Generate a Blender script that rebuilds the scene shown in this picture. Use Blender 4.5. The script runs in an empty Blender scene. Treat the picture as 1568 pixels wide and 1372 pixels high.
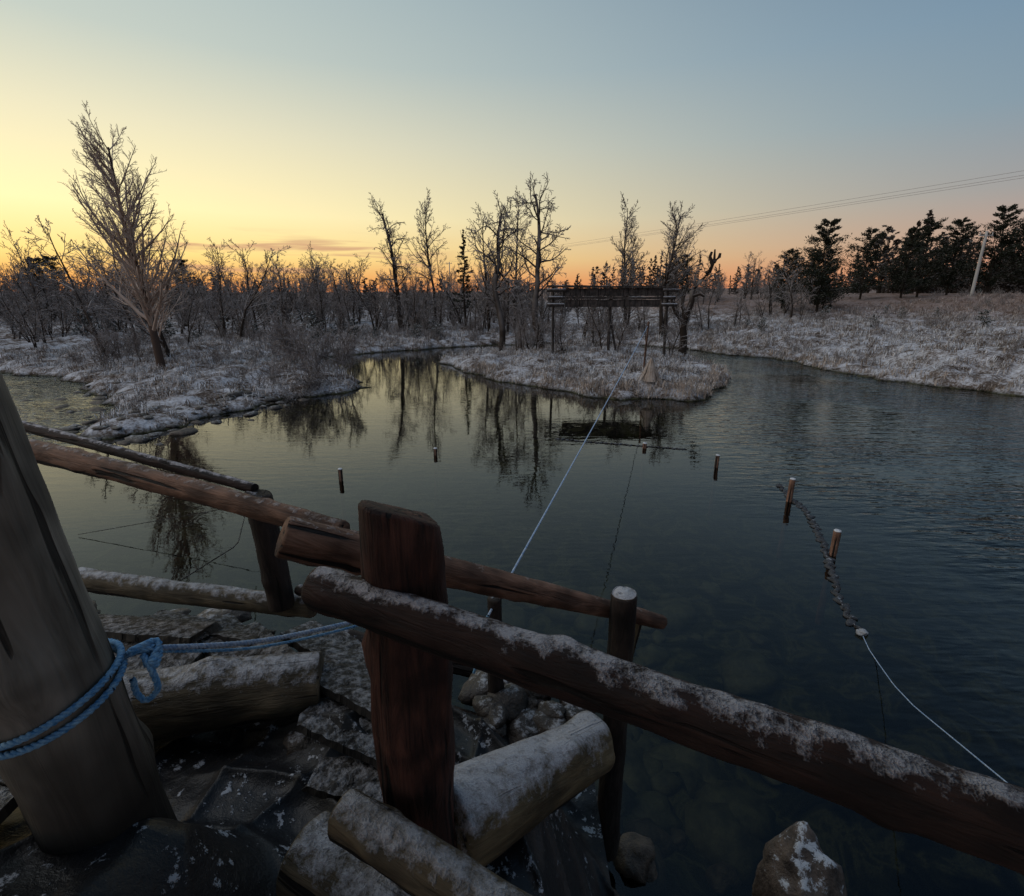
import bpy, math, random
import numpy as np
from mathutils import Vector, Matrix, Quaternion, noise as mnoise
scene=bpy.context.scene
scene.view_settings.view_transform='Standard'
scene.view_settings.look='None'
scene.view_settings.exposure=0
def col():return scene.collection
def lin(r,g,b,k=1.0):
    f=lambda c:(c/255/12.92) if c/255<=0.04045 else ((c/255+0.055)/1.055)**2.4
    return (f(r)*k,f(g)*k,f(b)*k,1)
def empty(name,loc=(0,0,0)):
    o=bpy.data.objects.new(name,None);o.location=loc;o.empty_display_size=.2;col().objects.link(o);return o
def obj(name,me,mats=(),parent=None,smooth=True):
    o=bpy.data.objects.new(name,me);col().objects.link(o)
    for m in (mats if isinstance(mats,(list,tuple)) else [mats]):me.materials.append(m)
    if smooth and len(me.polygons):me.polygons.foreach_set('use_smooth',[True]*len(me.polygons))
    if parent:o.parent=parent
    return o
def mesh(name,v,f):
    me=bpy.data.meshes.new(name);me.from_pydata(v,[],f);me.update();return me

# ------------------------------------------------------------ terrain maths
def hsh(ix,iy,s):
    n=np.sin(ix*127.1+iy*311.7+s*74.7)*43758.5453
    return n-np.floor(n)
def vn(x,y,sc,s=0):
    x=x/sc;y=y/sc
    ix=np.floor(x);iy=np.floor(y);fx=x-ix;fy=y-iy
    fx=fx*fx*(3-2*fx);fy=fy*fy*(3-2*fy)
    a=hsh(ix,iy,s);b=hsh(ix+1,iy,s);c=hsh(ix,iy+1,s);d=hsh(ix+1,iy+1,s)
    return (a*(1-fx)+b*fx)*(1-fy)+(c*(1-fx)+d*fx)*fy-.5
def sm(a,b,x):
    t=np.clip((x-a)/(b-a),0,1);return t*t*(3-2*t)
MAIN=[(-4000,4000),(-4000,60),(-60,27),(-24,20.5),(-19.6,19.6),(-16.5,18.6),(-14.2,16.9),(-12.0,14.6),(-9.58,12.24),(-9.29,11.44),(-8.74,10.61),(-8.21,10.19),(-7.67,11.13),(-7.34,12.69),(-6.9,13.85),(-6.44,14.92),(-5.26,15.45),(-4.97,16.39),(-6.19,18.33),(-7.78,21.56),(-9.28,24.95),(-7.65,27.06),(-5.87,28.43),(-3.16,29.94),(-.95,31.6),(3,32.8),(7,32),(9.6,29.6),(10.8,27.1),(12.4,24.6),(12.7,22),(12.7,19.3),(13.5,17),(14.25,15.9),(14.8,14.6),(16.5,10),(18,4),(19,-6),(26,-4000),(4000,-4000),(4000,4000)]
ISL=[(-3.34,22.67),(-1.59,19.47),(-.09,17.31),(1.35,15.9),(2.24,14.92),(4,14.3),(5.07,14.2),(6.28,15.7),(7.9,19.6),(8.5,23.2),(6.6,26),(2.75,27.4),(-.83,26.4)]
BANK=[(-4000,-4000),(-4000,0),(-40,-2),(-8,1.2),(-2.6,2.62),(-.9,2.42),(.1,2.1),(.42,1.62),(.40,1.0),(.75,.3),(2.2,-.8),(7,-3),(10,-4000)]
def sdf(P,x,y):
    n=len(P);d=np.full(x.shape,1e18);ins=np.zeros(x.shape,bool)
    for i in range(n):
        ax,ay=P[i];bx,by=P[(i+1)%n];ex=bx-ax;ey=by-ay
        t=np.clip(((x-ax)*ex+(y-ay)*ey)/(ex*ex+ey*ey),0,1)
        dd=(x-ax-t*ex)**2+(y-ay-t*ey)**2
        d=np.minimum(d,dd)
        if ay!=by:
            c=((ay>y)!=(by>y))&(x<ex*(y-ay)/(by-ay)+ax);ins^=c
    d=np.sqrt(d);return np.where(ins,d,-d)
def Hd(x,y):
    x=np.asarray(x,float);y=np.asarray(y,float)
    wob=vn(x,y,1.3,1)*.8+vn(x,y,.45,2)*.4
    near=sm(6,12,np.hypot(x,y))
    dm=sdf(MAIN,x,y)+wob*near;di=sdf(ISL,x,y)+wob*near;db=sdf(BANK,x,y)
    d=np.maximum(dm,di)
    w=sm(9,19,x)*(dm>0)
    lump=(vn(x,y,1.1,3)*.26+vn(x,y,.4,4)*.20+vn(x,y,3.5,5)*.40)*sm(0,1.5,d)
    zi=.28*(1-np.exp(-np.maximum(d,0)/.25))+.18*sm(0,4,d)+w*(.55*sm(0,3,dm)+2.0*sm(6,34,dm))+lump
    zi=zi+ sm(60,400,d)*6
    bed=-.10-.85*sm(0,4.0,-d)+vn(x,y,.5,8)*.14+vn(x,y,.2,9)*.08
    zz=np.where(d>0,zi,bed*sm(0,.25,-d))
    zb=np.where(db>0,1.0*sm(0,.5,db)+.02,-4)
    bedn=np.maximum(-.75+vn(x,y,.3,11)*.15,-.05+db*.6)
    zz=np.where(db>0,zb,np.where((d<0)&(db<0)&(db>-1.6),np.maximum(zz,bedn),zz))
    return zz,d
def H1(x,y):
    return float(Hd(np.array([x]),np.array([y]))[0][0])

# ------------------------------------------------------------ node helpers
class NT:
    def __init__(s,tree):s.t=tree;s.n=tree.nodes;s.l=tree.links
    def a(s,typ,**k):
        n=s.n.new(typ)
        for kk,v in k.items():setattr(n,kk,v)
        return n
    def c(s,o,i):s.l.new(o,i)
    def math(s,op,a,b=None,clamp=False):
        n=s.n.new('ShaderNodeMath');n.operation=op;n.use_clamp=clamp
        for i,v in enumerate((a,b)):
            if v is None:continue
            if isinstance(v,(int,float)):n.inputs[i].default_value=v
            else:s.c(v,n.inputs[i])
        return n.outputs[0]
    def ramp(s,fac,stops):
        n=s.n.new('ShaderNodeValToRGB');cr=n.color_ramp
        cr.elements.remove(cr.elements[1]);cr.elements[0].position=stops[0][0]
        for p,c in stops[1:]:cr.elements.new(p)
        for e,(p,c) in zip(cr.elements,stops):e.color=c if len(c)==4 else (*c,1)
        s.c(fac,n.inputs[0]);return n.outputs[0]
    def mr(s,v,a,b,c=0,d=1):
        n=s.n.new('ShaderNodeMapRange')
        for i,q in enumerate((a,b,c,d)):n.inputs[i+1].default_value=q
        s.c(v,n.inputs[0]);return n.outputs[0]
    def mix(s,f,a,b):
        n=s.n.new('ShaderNodeMix');n.data_type='RGBA'
        for i,v in ((0,f),(6,a),(7,b)):
            if isinstance(v,(int,float)):n.inputs[i].default_value=v
            elif isinstance(v,tuple):n.inputs[i].default_value=v if len(v)==4 else (*v,1)
            else:s.c(v,n.inputs[i])
        return n.outputs[2]
    def noise(s,vec,scale,detail=4,rough=.55,dist=0):
        n=s.n.new('ShaderNodeTexNoise');n.inputs['Scale'].default_value=scale;n.inputs['Detail'].default_value=detail
        n.inputs['Roughness'].default_value=rough;n.inputs['Distortion'].default_value=dist
        if vec is not None:s.c(vec,n.inputs['Vector'])
        return n.outputs[0]
    def mapping(s,vec,scale=(1,1,1),loc=(0,0,0),rot=(0,0,0)):
        n=s.n.new('ShaderNodeMapping');n.inputs['Scale'].default_value=scale;n.inputs['Location'].default_value=loc;n.inputs['Rotation'].default_value=rot
        s.c(vec,n.inputs['Vector']);return n.outputs[0]
def newmat(name,rough=.8,spec=.3):
    m=bpy.data.materials.new(name);m.use_nodes=True;t=NT(m.node_tree)
    b=t.n['Principled BSDF'];b.inputs['Roughness'].default_value=rough;b.inputs['Specular IOR Level'].default_value=spec
    return m,t,b
def diffmat(name):
    m=bpy.data.materials.new(name);m.use_nodes=True;t=NT(m.node_tree)
    t.n.remove(t.n['Principled BSDF']);d=t.a('ShaderNodeBsdfDiffuse')
    t.c(d.outputs[0],t.n['Material Output'].inputs[0]);return m,t,d
def upmask(t,lo,hi,noisev=None,namt=.4):
    g=t.a('ShaderNodeNewGeometry');s=t.a('ShaderNodeSeparateXYZ');t.c(g.outputs['Normal'],s.inputs[0])
    v=s.outputs[2]
    if noisev is not None:
        v=t.math('ADD',v,t.math('MULTIPLY',t.math('SUBTRACT',noisev,.5),namt*2))
    return t.mr(v,lo,hi)

def wood_mat(name,dark,light,snow=True,lo=.55,hi=.85,stretch=8,frost=(.50,.50,.54),namt=.75,crk=1.0,cs=26,zs=.35,darkz=None):
    m,t,b=newmat(name,.75,.25)
    tc=t.a('ShaderNodeTexCoord').outputs['Object']
    mp=t.mapping(tc,(stretch*2.2,stretch*2.2,stretch*zs))
    n1=t.noise(mp,1.6,4,.7,.6)
    n2=t.noise(tc,5,2,.6)
    base=t.mix(t.mr(n1,.32,.68),dark,light)
    base=t.mix(t.mr(n2,.42,.62,0,.75),base,tuple(c*.6 for c in dark))
    mp2=t.mapping(tc,(cs,cs,1.1));n3=t.noise(mp2,1.0,2,.5,.3)
    crack=t.mr(n3,.395,.36,0,crk)
    base=t.mix(crack,base,(.008,.006,.005))
    if darkz:
        g=t.a('ShaderNodeNewGeometry');s=t.a('ShaderNodeSeparateXYZ');t.c(g.outputs['Position'],s.inputs[0])
        base=t.mix(t.mr(t.math('ADD',s.outputs[2],t.math('MULTIPLY',n2,.25)),darkz+.35,darkz,0,.93),base,(.012,.009,.007))  # base colour blends to near black towards the bottom, edge broken by noise
    hgt=t.math('SUBTRACT',t.math('MULTIPLY',n1,.8),t.math('MULTIPLY',crack,.7))
    if snow:
        fine=t.noise(tc,22,4,.75)
        k=upmask(t,lo,hi,fine,namt)
        gran=t.noise(tc,150,2,.7)
        fc=t.mix(gran,tuple(c*.5 for c in frost),tuple(min(1,c*1.3) for c in frost))
        base=t.mix(k,base,fc)
        hgt=t.math('ADD',hgt,t.math('MULTIPLY',k,t.math('ADD',t.math('MULTIPLY',gran,.4),.3)))
    t.c(base,b.inputs['Base Color'])
    bp=t.a('ShaderNodeBump');bp.inputs['Strength'].default_value=1;bp.inputs['Distance'].default_value=.016
    t.c(hgt,bp.inputs['Height']);t.c(bp.outputs[0],b.inputs['Normal'])
    return m
M_red=wood_mat('bark_stripped_red_log',(.014,.008,.007),(.115,.047,.032),lo=1.15,hi=1.5,stretch=10,zs=.28)
M_rail=wood_mat('weathered_rail_log',(.013,.009,.008),(.050,.026,.020),lo=.80,hi=1.06,frost=(.44,.40,.41))
M_backrail=wood_mat('orange_rail_log',(.05,.026,.017),(.24,.13,.085),lo=.95,hi=1.25,frost=(.42,.36,.34))
M_grey=wood_mat('grey_debarked_log',(.10,.09,.073),(.24,.215,.18),snow=False,stretch=4,crk=.85,cs=20,zs=.16,darkz=1.62)
M_snowlog=wood_mat('snowy_log',(.06,.045,.025),(.16,.12,.065),lo=.42,hi=.92,frost=(.47,.46,.48))
M_frostlog=wood_mat('frosted_log',(.04,.032,.021),(.13,.098,.06),lo=.68,hi=1.15,frost=(.43,.42,.44),namt=.9)
M_snow=wood_mat('settled_snow',(.3,.3,.3),(.45,.45,.47),lo=-.3,hi=.5,frost=(.6,.6,.62))
M_dark=wood_mat('dark_wet_wood',(.012,.009,.008),(.042,.029,.023),lo=1.0,hi=1.3)
M_stake=wood_mat('stake_wood',(.08,.04,.025),(.28,.15,.10),lo=.9,hi=1.1)
M_board=wood_mat('sign_board',(.03,.025,.022),(.10,.08,.07),lo=.5,hi=.8,stretch=2)
M_plank=wood_mat('frosted_plank',(.022,.019,.017),(.07,.06,.05),lo=.85,hi=1.35,stretch=5,frost=(.38,.37,.38),namt=1.1)

# ------------------------------------------------------------ logs
def log(name,p0,p1,r0,r1,mat,parent,seed=0,segs=28,rings=30,rough=.05,bend=.0,slant=(0,0,0),knots=3,flare=0):
    p0=Vector(p0);p1=Vector(p1);L=(p1-p0).length;d=(p1-p0)/L
    q=d.to_track_quat('Z','Y');sl=q.inverted()@Vector(slant)
    rn=random.Random(seed);v=[];f=[]
    kn=[(rn.uniform(0,L),rn.uniform(0,6.28),rn.uniform(.12,.25)) for _ in range(knots)]
    bx,by=rn.uniform(-1,1)*bend,rn.uniform(-1,1)*bend
    for i in range(rings+1):
        s=i/rings;z=s*L;r=r0+(r1-r0)*s+flare*math.exp(-s*L/.25)
        cx=bx*math.sin(math.pi*s);cy=by*math.sin(math.pi*s)
        e=1
        if i==0 or i==rings:e=.93
        elif i==1 or i==rings-1: z=(.008 if i==1 else L-.008)
        for j in range(segs):
            a=2*math.pi*j/segs
            q3=Vector((math.cos(a)*1.1,math.sin(a)*1.1,z/ (r0*3)+seed*3.1))
            rr=r*e*(1+rough*1.6*mnoise.noise(q3)+rough*.6*mnoise.noise(q3*3.3))
            for kz,ka,kk in kn:
                da=(a-ka+math.pi)%(2*math.pi)-math.pi
                rr+=r*kk*math.exp(-((z-kz)/(r*.55))**2-(da/.45)**2)
            zz=z
            if i>=rings-1: zz=z+(sl.x*math.cos(a)+sl.y*math.sin(a))
            v.append((cx+rr*math.cos(a),cy+rr*math.sin(a),zz))
    for i in range(rings):
        for j in range(segs):
            a=i*segs+j;b=i*segs+(j+1)%segs;f.append((a,b,b+segs,a+segs))
    c0=len(v);v.append((0,0,.006));c1=len(v);v.append((0,0,L-.003))
    for j in range(segs):
        f.append((c0,(j+1)%segs,j));a=rings*segs;f.append((c1,a+j,a+(j+1)%segs))
    me=mesh(name,v,f);o=obj(name,me,mat,parent)
    o.rotation_mode='QUATERNION';o.rotation_quaternion=q;o.location=p0
    return o

rail=empty('log_railing')
log('tall_post',(-.264,1.115,.95),(-.262,1.115,2.315),.106,.096,M_red,rail,1,segs=48,rings=30,rough=.11,slant=(-.03,-.034,0),knots=6)
log('front_rail',(-.475,1.10,2.125),(1.25,.28,2.055),.053,.052,M_rail,rail,2,segs=36,rings=130,rough=.08,knots=12,bend=.008)
log('back_rail',(-.74,1.50,2.065),(.72,2.115,1.31),.070,.033,M_backrail,rail,3,segs=32,rings=80,knots=9,bend=.012,rough=.07)
log('upper_left_rail',(-2.26,2.30,2.115),(-.60,1.66,2.00),.052,.040,M_backrail,rail,4,rings=60,knots=7,bend=.015,rough=.07)
log('thin_left_rail',(-2.67,2.71,2.13),(-1.14,2.13,1.985),.028,.023,M_rail,rail,5,rings=40,rough=.08)
log('short_post',(-1.07,2.08,1.42),(-1.115,2.10,1.975),.058,.056,M_dark,rail,6,slant=(-.012,0,0))
log('end_post',(.478,1.92,.10),(.478,1.92,1.585),.058,.056,M_dark,rail,7,rings=40)
log('end_post_snow',(.478,1.92,1.583),(.478,1.92,1.594),.054,.046,M_snowlog,rail,77,rings=4,knots=0)
log('stub_brace',(-1.0,2.12,1.48),(-.70,1.85,1.60),.026,.024,M_rail,rail,8)
log('end_brace',(.60,2.08,1.38),(.53,1.98,1.16),.022,.014,M_snowlog,rail,9)
log('back_small_post',(-.075,1.93,1.0),(-.075,1.93,1.56),.035,.03,M_dark,rail,11)
log('low_front_rail',(-.43,.99,1.54),(.35,.58,1.51),.058,.055,M_frostlog,rail,12,rings=60,knots=5,rough=.08)

crib=empty('log_crib')
log('cross_log',(-2.25,2.36,1.40),(-.93,2.10,1.40),.058,.05,M_frostlog,crib,20,rings=50,rough=.09,bend=.015)
log('thick_log',(-1.55,1.60,1.28),(-.80,1.79,1.25),.14,.115,M_frostlog,crib,21,segs=40,rings=50,rough=.08)
log('snow_log',(-.22,1.155,1.265),(.35,1.76,.945),.14,.112,M_snowlog,crib,22,segs=40,rings=60,rough=.07)
log('sawn_log',(-.63,1.14,1.20),(.0,.86,1.10),.105,.10,M_frostlog,crib,23,segs=36,rings=40)
for i,(x0,y0,x1,y1,zz,r) in enumerate([(-.5,1.96,.35,1.75,.98,.05),(-.45,1.80,.28,1.66,1.0,.04),(-.9,2.28,.0,2.1,1.1,.05)]):
    log('fill_log_%d'%i,(x0,y0,zz),(x1,y1,zz-.1),r,r*.8,M_dark,crib,30+i)

bp=empty('support_post')
log('trunk',(-1.105,1.075,1.2),(-1.26,.95,4.0),.138,.115,M_grey,bp,40,segs=56,rings=110,rough=.05,knots=3)
roof=empty('added_shade_roof')  # unseen roof, added overhead and widened to darken the foreground
for i in range(15):
    log('rafter_%d'%i,(-6+i*.8,-3.4,4.9),(-6+i*.8,.75,3.95),.07,.06,M_dark,roof,50+i,segs=8,rings=4,knots=0)
for i in range(17):
    y=-3.3+i*.25;z=4.99+( -.95/4.15)*(y+3.4)
    v=[];w=.115
    for xx in(-6.3,6.0):
        for dy,dz in((-w,0),(w,0),(w,.03),(-w,.03)):v.append((xx,y+dy,z+dz+(i%2)*.012))
    me=mesh('roof_board',v,[(0,1,2,3),(7,6,5,4),(0,4,5,1),(1,5,6,2),(2,6,7,3),(3,7,4,0)])
    obj('board_%d'%i,me,M_dark,roof,smooth=False)
log('eave_beam',(-6.3,.72,3.87),(6,.72,3.87),.09,.085,M_dark,roof,70,segs=10,rings=6)

# ------------------------------------------------------------ ropes
def curve(name,pts,r,mat,parent=None,kind='NURBS'):
    cu=bpy.data.curves.new(name,'CURVE');cu.dimensions='3D';cu.bevel_depth=r;cu.bevel_resolution=2;cu.resolution_u=6
    if kind=='POLY':
        s=cu.splines.new('POLY')
    else:
        s=cu.splines.new('NURBS');s.order_u=4;s.use_endpoint_u=True
    s.points.add(len(pts)-1)
    for p,q in zip(s.points,pts):p.co=(*q,1)
    o=bpy.data.objects.new(name,cu);cu.materials.append(mat);col().objects.link(o)
    if parent:o.parent=parent
    return o
def rope_mat(name,a,b):
    m,t,bb=newmat(name,.7,.3);tc=t.a('ShaderNodeTexCoord').outputs['Object']
    n=t.noise(tc,60,3,.7);t.c(t.mix(t.mr(n,.35,.65),a,b),bb.inputs['Base Color'])
    bp_=t.a('ShaderNodeBump');bp_.inputs['Strength'].default_value=.8;bp_.inputs['Distance'].default_value=.004
    t.c(n,bp_.inputs['Height']);t.c(bp_.outputs[0],bb.inputs['Normal']);return m
M_blue=rope_mat('blue_rope_fibre',(.05,.20,.42),(.24,.42,.58))
M_white=rope_mat('frosted_blue_rope',(.14,.24,.40),(.42,.48,.56))
def twisted(name,pts,r,mat,parent,turn=.05,n=3):
    P=[Vector(p) for p in pts]
    S=[]
    for i in range(len(P)-1):
        a=P[max(i-1,0)];b=P[i];c=P[i+1];d=P[min(i+2,len(P)-1)]
        k=max(3,int((c-b).length/(turn/6)))
        for j in range(k):
            t=j/k;S.append(.5*((2*b)+(c-a)*t+(2*a-5*b+4*c-d)*t*t+(3*b-a-3*c+d)*t**3))
    S.append(P[-1]);acc=0
    st=[[] for _ in range(n)]
    for i,s in enumerate(S):
        tg=(S[min(i+1,len(S)-1)]-S[max(i-1,0)]).normalized()
        if i:acc+=(s-S[i-1]).length
        u=tg.cross(Vector((.1,.2,1))).normalized();w=tg.cross(u)
        for k in range(n):
            an=acc/turn*2*math.pi+k*2*math.pi/n
            st[k].append(tuple(s+(u*math.cos(an)+w*math.sin(an))*r*.52))
    for k in range(n):curve(name+'_strand_%d'%k,st[k],r*.55,mat,parent,kind='POLY')
br=empty('blue_rope')
cx,cy=-1.140,1.046
def ring(z0,rr,ph,dz):
    return [(cx+rr*math.cos(a),cy+rr*math.sin(a),z0+dz*math.sin(a+ph)) for a in [2*math.pi*i/26 for i in range(27)]]
twisted('loop_a',ring(1.850,.148,0.6,.035),.0085,M_blue,br,.04)
twisted('loop_b',ring(1.868,.147,1.0,.045),.0085,M_blue,br,.04)
kx,ky,kz=-.985,1.175,1.885
for k in range(3):
    pts=[]
    for i in range(13):
        a=i/12*2*math.pi
        pts.append((kx+.028*math.cos(a+k)+.005*k,ky-.01+.024*math.sin(2*a+k),kz+.024*math.sin(a)*(1 if k!=1 else .6)))
    twisted('knot_%d'%k,pts,.009,M_blue,br,.04)
twisted('tail_a',[(kx,ky-.02,kz),(kx+.03,ky-.04,kz-.03),(kx+.035,ky-.04,kz-.09),(kx+.005,ky-.05,kz-.12),(kx-.02,ky-.045,kz-.10),(kx-.025,ky-.04,kz-.06)],.0085,M_blue,br,.04)
twisted('tail_b',[(kx-.07,ky-.03,kz-.03),(kx-.03,ky-.03,kz+.01),(kx+.02,ky,kz+.01)],.009,M_blue,br,.04)
twisted('line',[(kx+.02,ky,kz+.005),(-.83,1.46,1.70),(-.62,1.83,1.52),(-.50,1.95,1.47)],.008,M_white,br,.04)
twisted('line_lower',[(kx+.02,ky,kz-.005),(-.84,1.46,1.675),(-.62,1.85,1.49),(-.52,1.98,1.50)],.005,M_blue,br,.04)

ar=empty('anchor_rope')
A=Vector((4.38,17.0,1.9));B=Vector((-.10,1.86,1.52))
pts=[]
for i in range(30):
    t=i/29;p=A.lerp(B,t);p.z-=.06*4*t*(1-t)*.5;pts.append(tuple(p))
curve('line',pts[:20],.008,M_white,ar)
curve('line_near',pts[19:],.0055,M_white,ar)
curve('near_wrap',[(-.10,1.86,1.52),(-.13,1.84,1.45),(-.12,1.86,1.38),(-.17,1.9,1.2)],.006,M_blue,ar)

# ------------------------------------------------------------ vegetation materials
def twig_mat(name,dark,frost,lo=.0,hi=.9,amt=.9):
    m,t,b=diffmat(name);g=t.a('ShaderNodeTexCoord').outputs['Object']
    n=t.noise(g,1.7,1,.6);k=upmask(t,lo,hi,n,.6)
    t.c(t.mix(t.math('MULTIPLY',k,amt),dark,frost),b.inputs['Color']);return m
M_trunk=twig_mat('dark_bark',(.040,.031,.025),(.30,.27,.26),.1,1.1,.6)
M_twig=twig_mat('frosted_twigs',(.10,.078,.064),(.46,.42,.41),-.4,.9,.85)
M_bigtrunk=twig_mat('birch_bark',(.08,.056,.045),(.30,.26,.24),.1,1.1,.6)
M_bigtwig=twig_mat('pale_birch_twigs',(.29,.21,.165),(.60,.49,.42),-.6,.6,.9)
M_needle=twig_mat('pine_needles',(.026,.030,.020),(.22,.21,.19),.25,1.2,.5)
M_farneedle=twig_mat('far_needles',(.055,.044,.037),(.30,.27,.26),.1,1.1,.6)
M_yneedle=twig_mat('frosted_young_needles',(.05,.05,.038),(.48,.48,.48),-.1,.9,.85)

def tube(V,F,MI,pts,rad,ns,mi):
    base=len(V);n=len(pts)
    for i in range(n):
        d=pts[min(i+1,n-1)]-pts[max(i-1,0)]
        if abs(d.z)>.8*d.length:u=d.cross(Vector((1,0,0)))
        else:u=d.cross(Vector((0,0,1)))
        u.normalize();w=d.cross(u);w.normalize()
        for k in range(ns):
            a=2*math.pi*k/ns;V.append(pts[i]+(u*math.cos(a)+w*math.sin(a))*rad[i])
    for i in range(n-1):
        for k in range(ns):
            a=base+i*ns+k;b=base+i*ns+(k+1)%ns;F.append((a,b,b+ns,a+ns));MI.append(mi)
def rdir(rn,d,ang):
    u=d.orthogonal().normalized();q=Quaternion(d,rn.uniform(0,6.283))@u
    return (d*math.cos(ang)+q*math.sin(ang)).normalized()
def grow(T,p,d,L,r,lv,pr,rn):
    V,F,MI=T;n=pr['n'][lv];pts=[p.copy()];rad=[r];dirs=[d.copy()]
    w=pr['wob'][lv];up=pr['up'][lv]
    tp=pr.get('taper',.85)
    for i in range(n):
        d=(d+Vector((rn.gauss(0,w),rn.gauss(0,w),rn.gauss(0,w)))+Vector((0,0,up))).normalized()
        p=p+d*(L/n);pts.append(p.copy());dirs.append(d.copy())
        rad.append(max(r*(1-tp*(i+1)/n),pr['rmin']))
    tube(V,F,MI,pts,rad,(8,5,3,3,3)[lv] ,0 if lv<pr['tw'] else 1)
    if lv<len(pr['kids']):
        k=pr['kids'][lv]
        for i in range(k):
            s=pr['start'][lv]+(1-pr['start'][lv])*((i+rn.random())/k)
            s=min(s,.995);x=s*n;j=int(x);fr=x-j
            q=pts[j].lerp(pts[j+1],fr);dd=dirs[min(j+1,n)]
            ang=math.radians(rn.gauss(pr['ang'][lv],9))
            cd=rdir(rn,dd,ang)
            if lv==0:
                ll=L*pr['ratio'][0]*pr['prof'](s)*rn.uniform(.75,1.2)
            else: ll=L*pr['ratio'][lv]*(1.15-.75*s)*rn.uniform(.6,1.2)
            rr=max(min(rad[j]*.6,ll*.02+.004),pr['rmin'])
            grow(T,q,cd,ll,rr,lv+1,pr,rn)
def tree_mesh(name,h,r,pr,seed,mats,lean=(0,0),stems=1):
    rn=random.Random(seed);T=([],[],[])
    for s in range(stems):
        d=Vector((lean[0]+ (rn.uniform(-.25,.25) if s else 0),lean[1]+(rn.uniform(-.25,.25) if s else 0),1)).normalized()
        grow(T,Vector((0.12*s,0,-.15)),d,h*(1 if s==0 else rn.uniform(.6,.9)),r*(1 if s==0 else .7),0,pr,rn)
    me=bpy.data.meshes.new(name);me.from_pydata([tuple(v) for v in T[0]],[],T[1])
    for m in mats:me.materials.append(m)
    me.polygons.foreach_set('material_index',T[2]);me.polygons.foreach_set('use_smooth',[True]*len(T[1]))
    me.update();return me
BIRCH=dict(n=[14,7,4,3],wob=[.045,.09,.14,.18],up=[.03,.07,.05,.0],kids=[34,9,7],start=[.16,.15,.1],ang=[42,38,42],ratio=[.36,.42,.42],prof=lambda s:1.1-.75*s if s>.3 else .75,rmin=.0045,tw=2)
BIG=dict(BIRCH,kids=[60,10,7],start=[.2,.12,.08],wob=[.022,.06,.10,.14],up=[.05,.09,.07,.03],ang=[46,34,36],ratio=[.42,.42,.45],prof=lambda s:(1.15-.75*s) if s>.25 else .9,rmin=.0054,tw=1,taper=.82)
SMALLB=dict(n=[8,5,3,2],wob=[.10,.14,.18,.2],up=[.03,.05,.03,.0],kids=[16,6,4],start=[.15,.15,.1],ang=[42,42,45],ratio=[.38,.45,.45],prof=lambda s:1.1-.65*s,rmin=.009,tw=1)
CROOK=dict(n=[12,7,4,3],wob=[.13,.28,.34,.3],up=[.07,.07,.03,.0],kids=[22,8,5],start=[.28,.15,.1],ang=[52,50,50],ratio=[.22,.5,.5],prof=lambda s:.7+.5*math.sin(s*3.14),rmin=.011,tw=2,taper=.68)
BUSH=dict(n=[5,4,3],wob=[.12,.18,.22],up=[.04,.02,.0],kids=[7,5],start=[.15,.1],ang=[35,40],ratio=[.5,.5],prof=lambda s:1.1-.5*s,rmin=.005,tw=0)
def put(name,me,x,y,s=1,rz=0,parent=None,z=None,tilt=(0,0)):
    o=bpy.data.objects.new(name,me);col().objects.link(o)
    o.location=(x,y,H1(x,y) if z is None else z);o.scale=(s,s,s);o.rotation_euler=(tilt[0],tilt[1],rz)
    if parent:o.parent=parent
    return o
put('birch_tree',tree_mesh('big_birch',7.0,.14,BIG,17,[M_bigtrunk,M_bigtwig],(.01,0),1),-12.2,17.9)
put('birch_tree',tree_mesh('side_birch',4.6,.07,dict(BIG,kids=[26,8,5]),14,[M_bigtrunk,M_bigtwig],(-.02,0),1),-13.2,19.4)
TT=[M_trunk,M_twig]
put('bare_tree',tree_mesh('t1',8.0,.17,CROOK,21,TT),-7.65,36.5,rz=1)
put('birch_tree',tree_mesh('t2',8.9,.13,dict(BIRCH,kids=[26,8,6],start=[.4,.15,.1],rmin=.011),22,TT),-6.0,41)
put('bare_tree',tree_mesh('t4',7.9,.17,CROOK,24,TT,(-.06,0)),-.6,25.6,rz=2)
put('bare_tree',tree_mesh('t5',7.7,.17,CROOK,25,TT,(.0,0)),1.45,24.0,rz=.3)
put('birch_tree',tree_mesh('t5b',9.0,.12,dict(BIRCH,kids=[24,8,6],rmin=.011),26,TT),.2,40)
put('birch_tree',tree_mesh('t3b',7.6,.12,dict(BIRCH,kids=[24,8,6],rmin=.011),126,TT),-1.6,37)
put('birch_tree',tree_mesh('t6',8.6,.12,dict(BIRCH,kids=[26,9,6],rmin=.011),27,TT,(-.02,0),2),8.2,38)
put('birch_tree',tree_mesh('t7',7.6,.14,dict(BIRCH,kids=[30,9,6],start=[.35,.15,.1],rmin=.010,wob=[.07,.12,.15,.18],ratio=[.44,.42,.42]),28,TT,(-.05,0),2),9.4,33)
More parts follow.
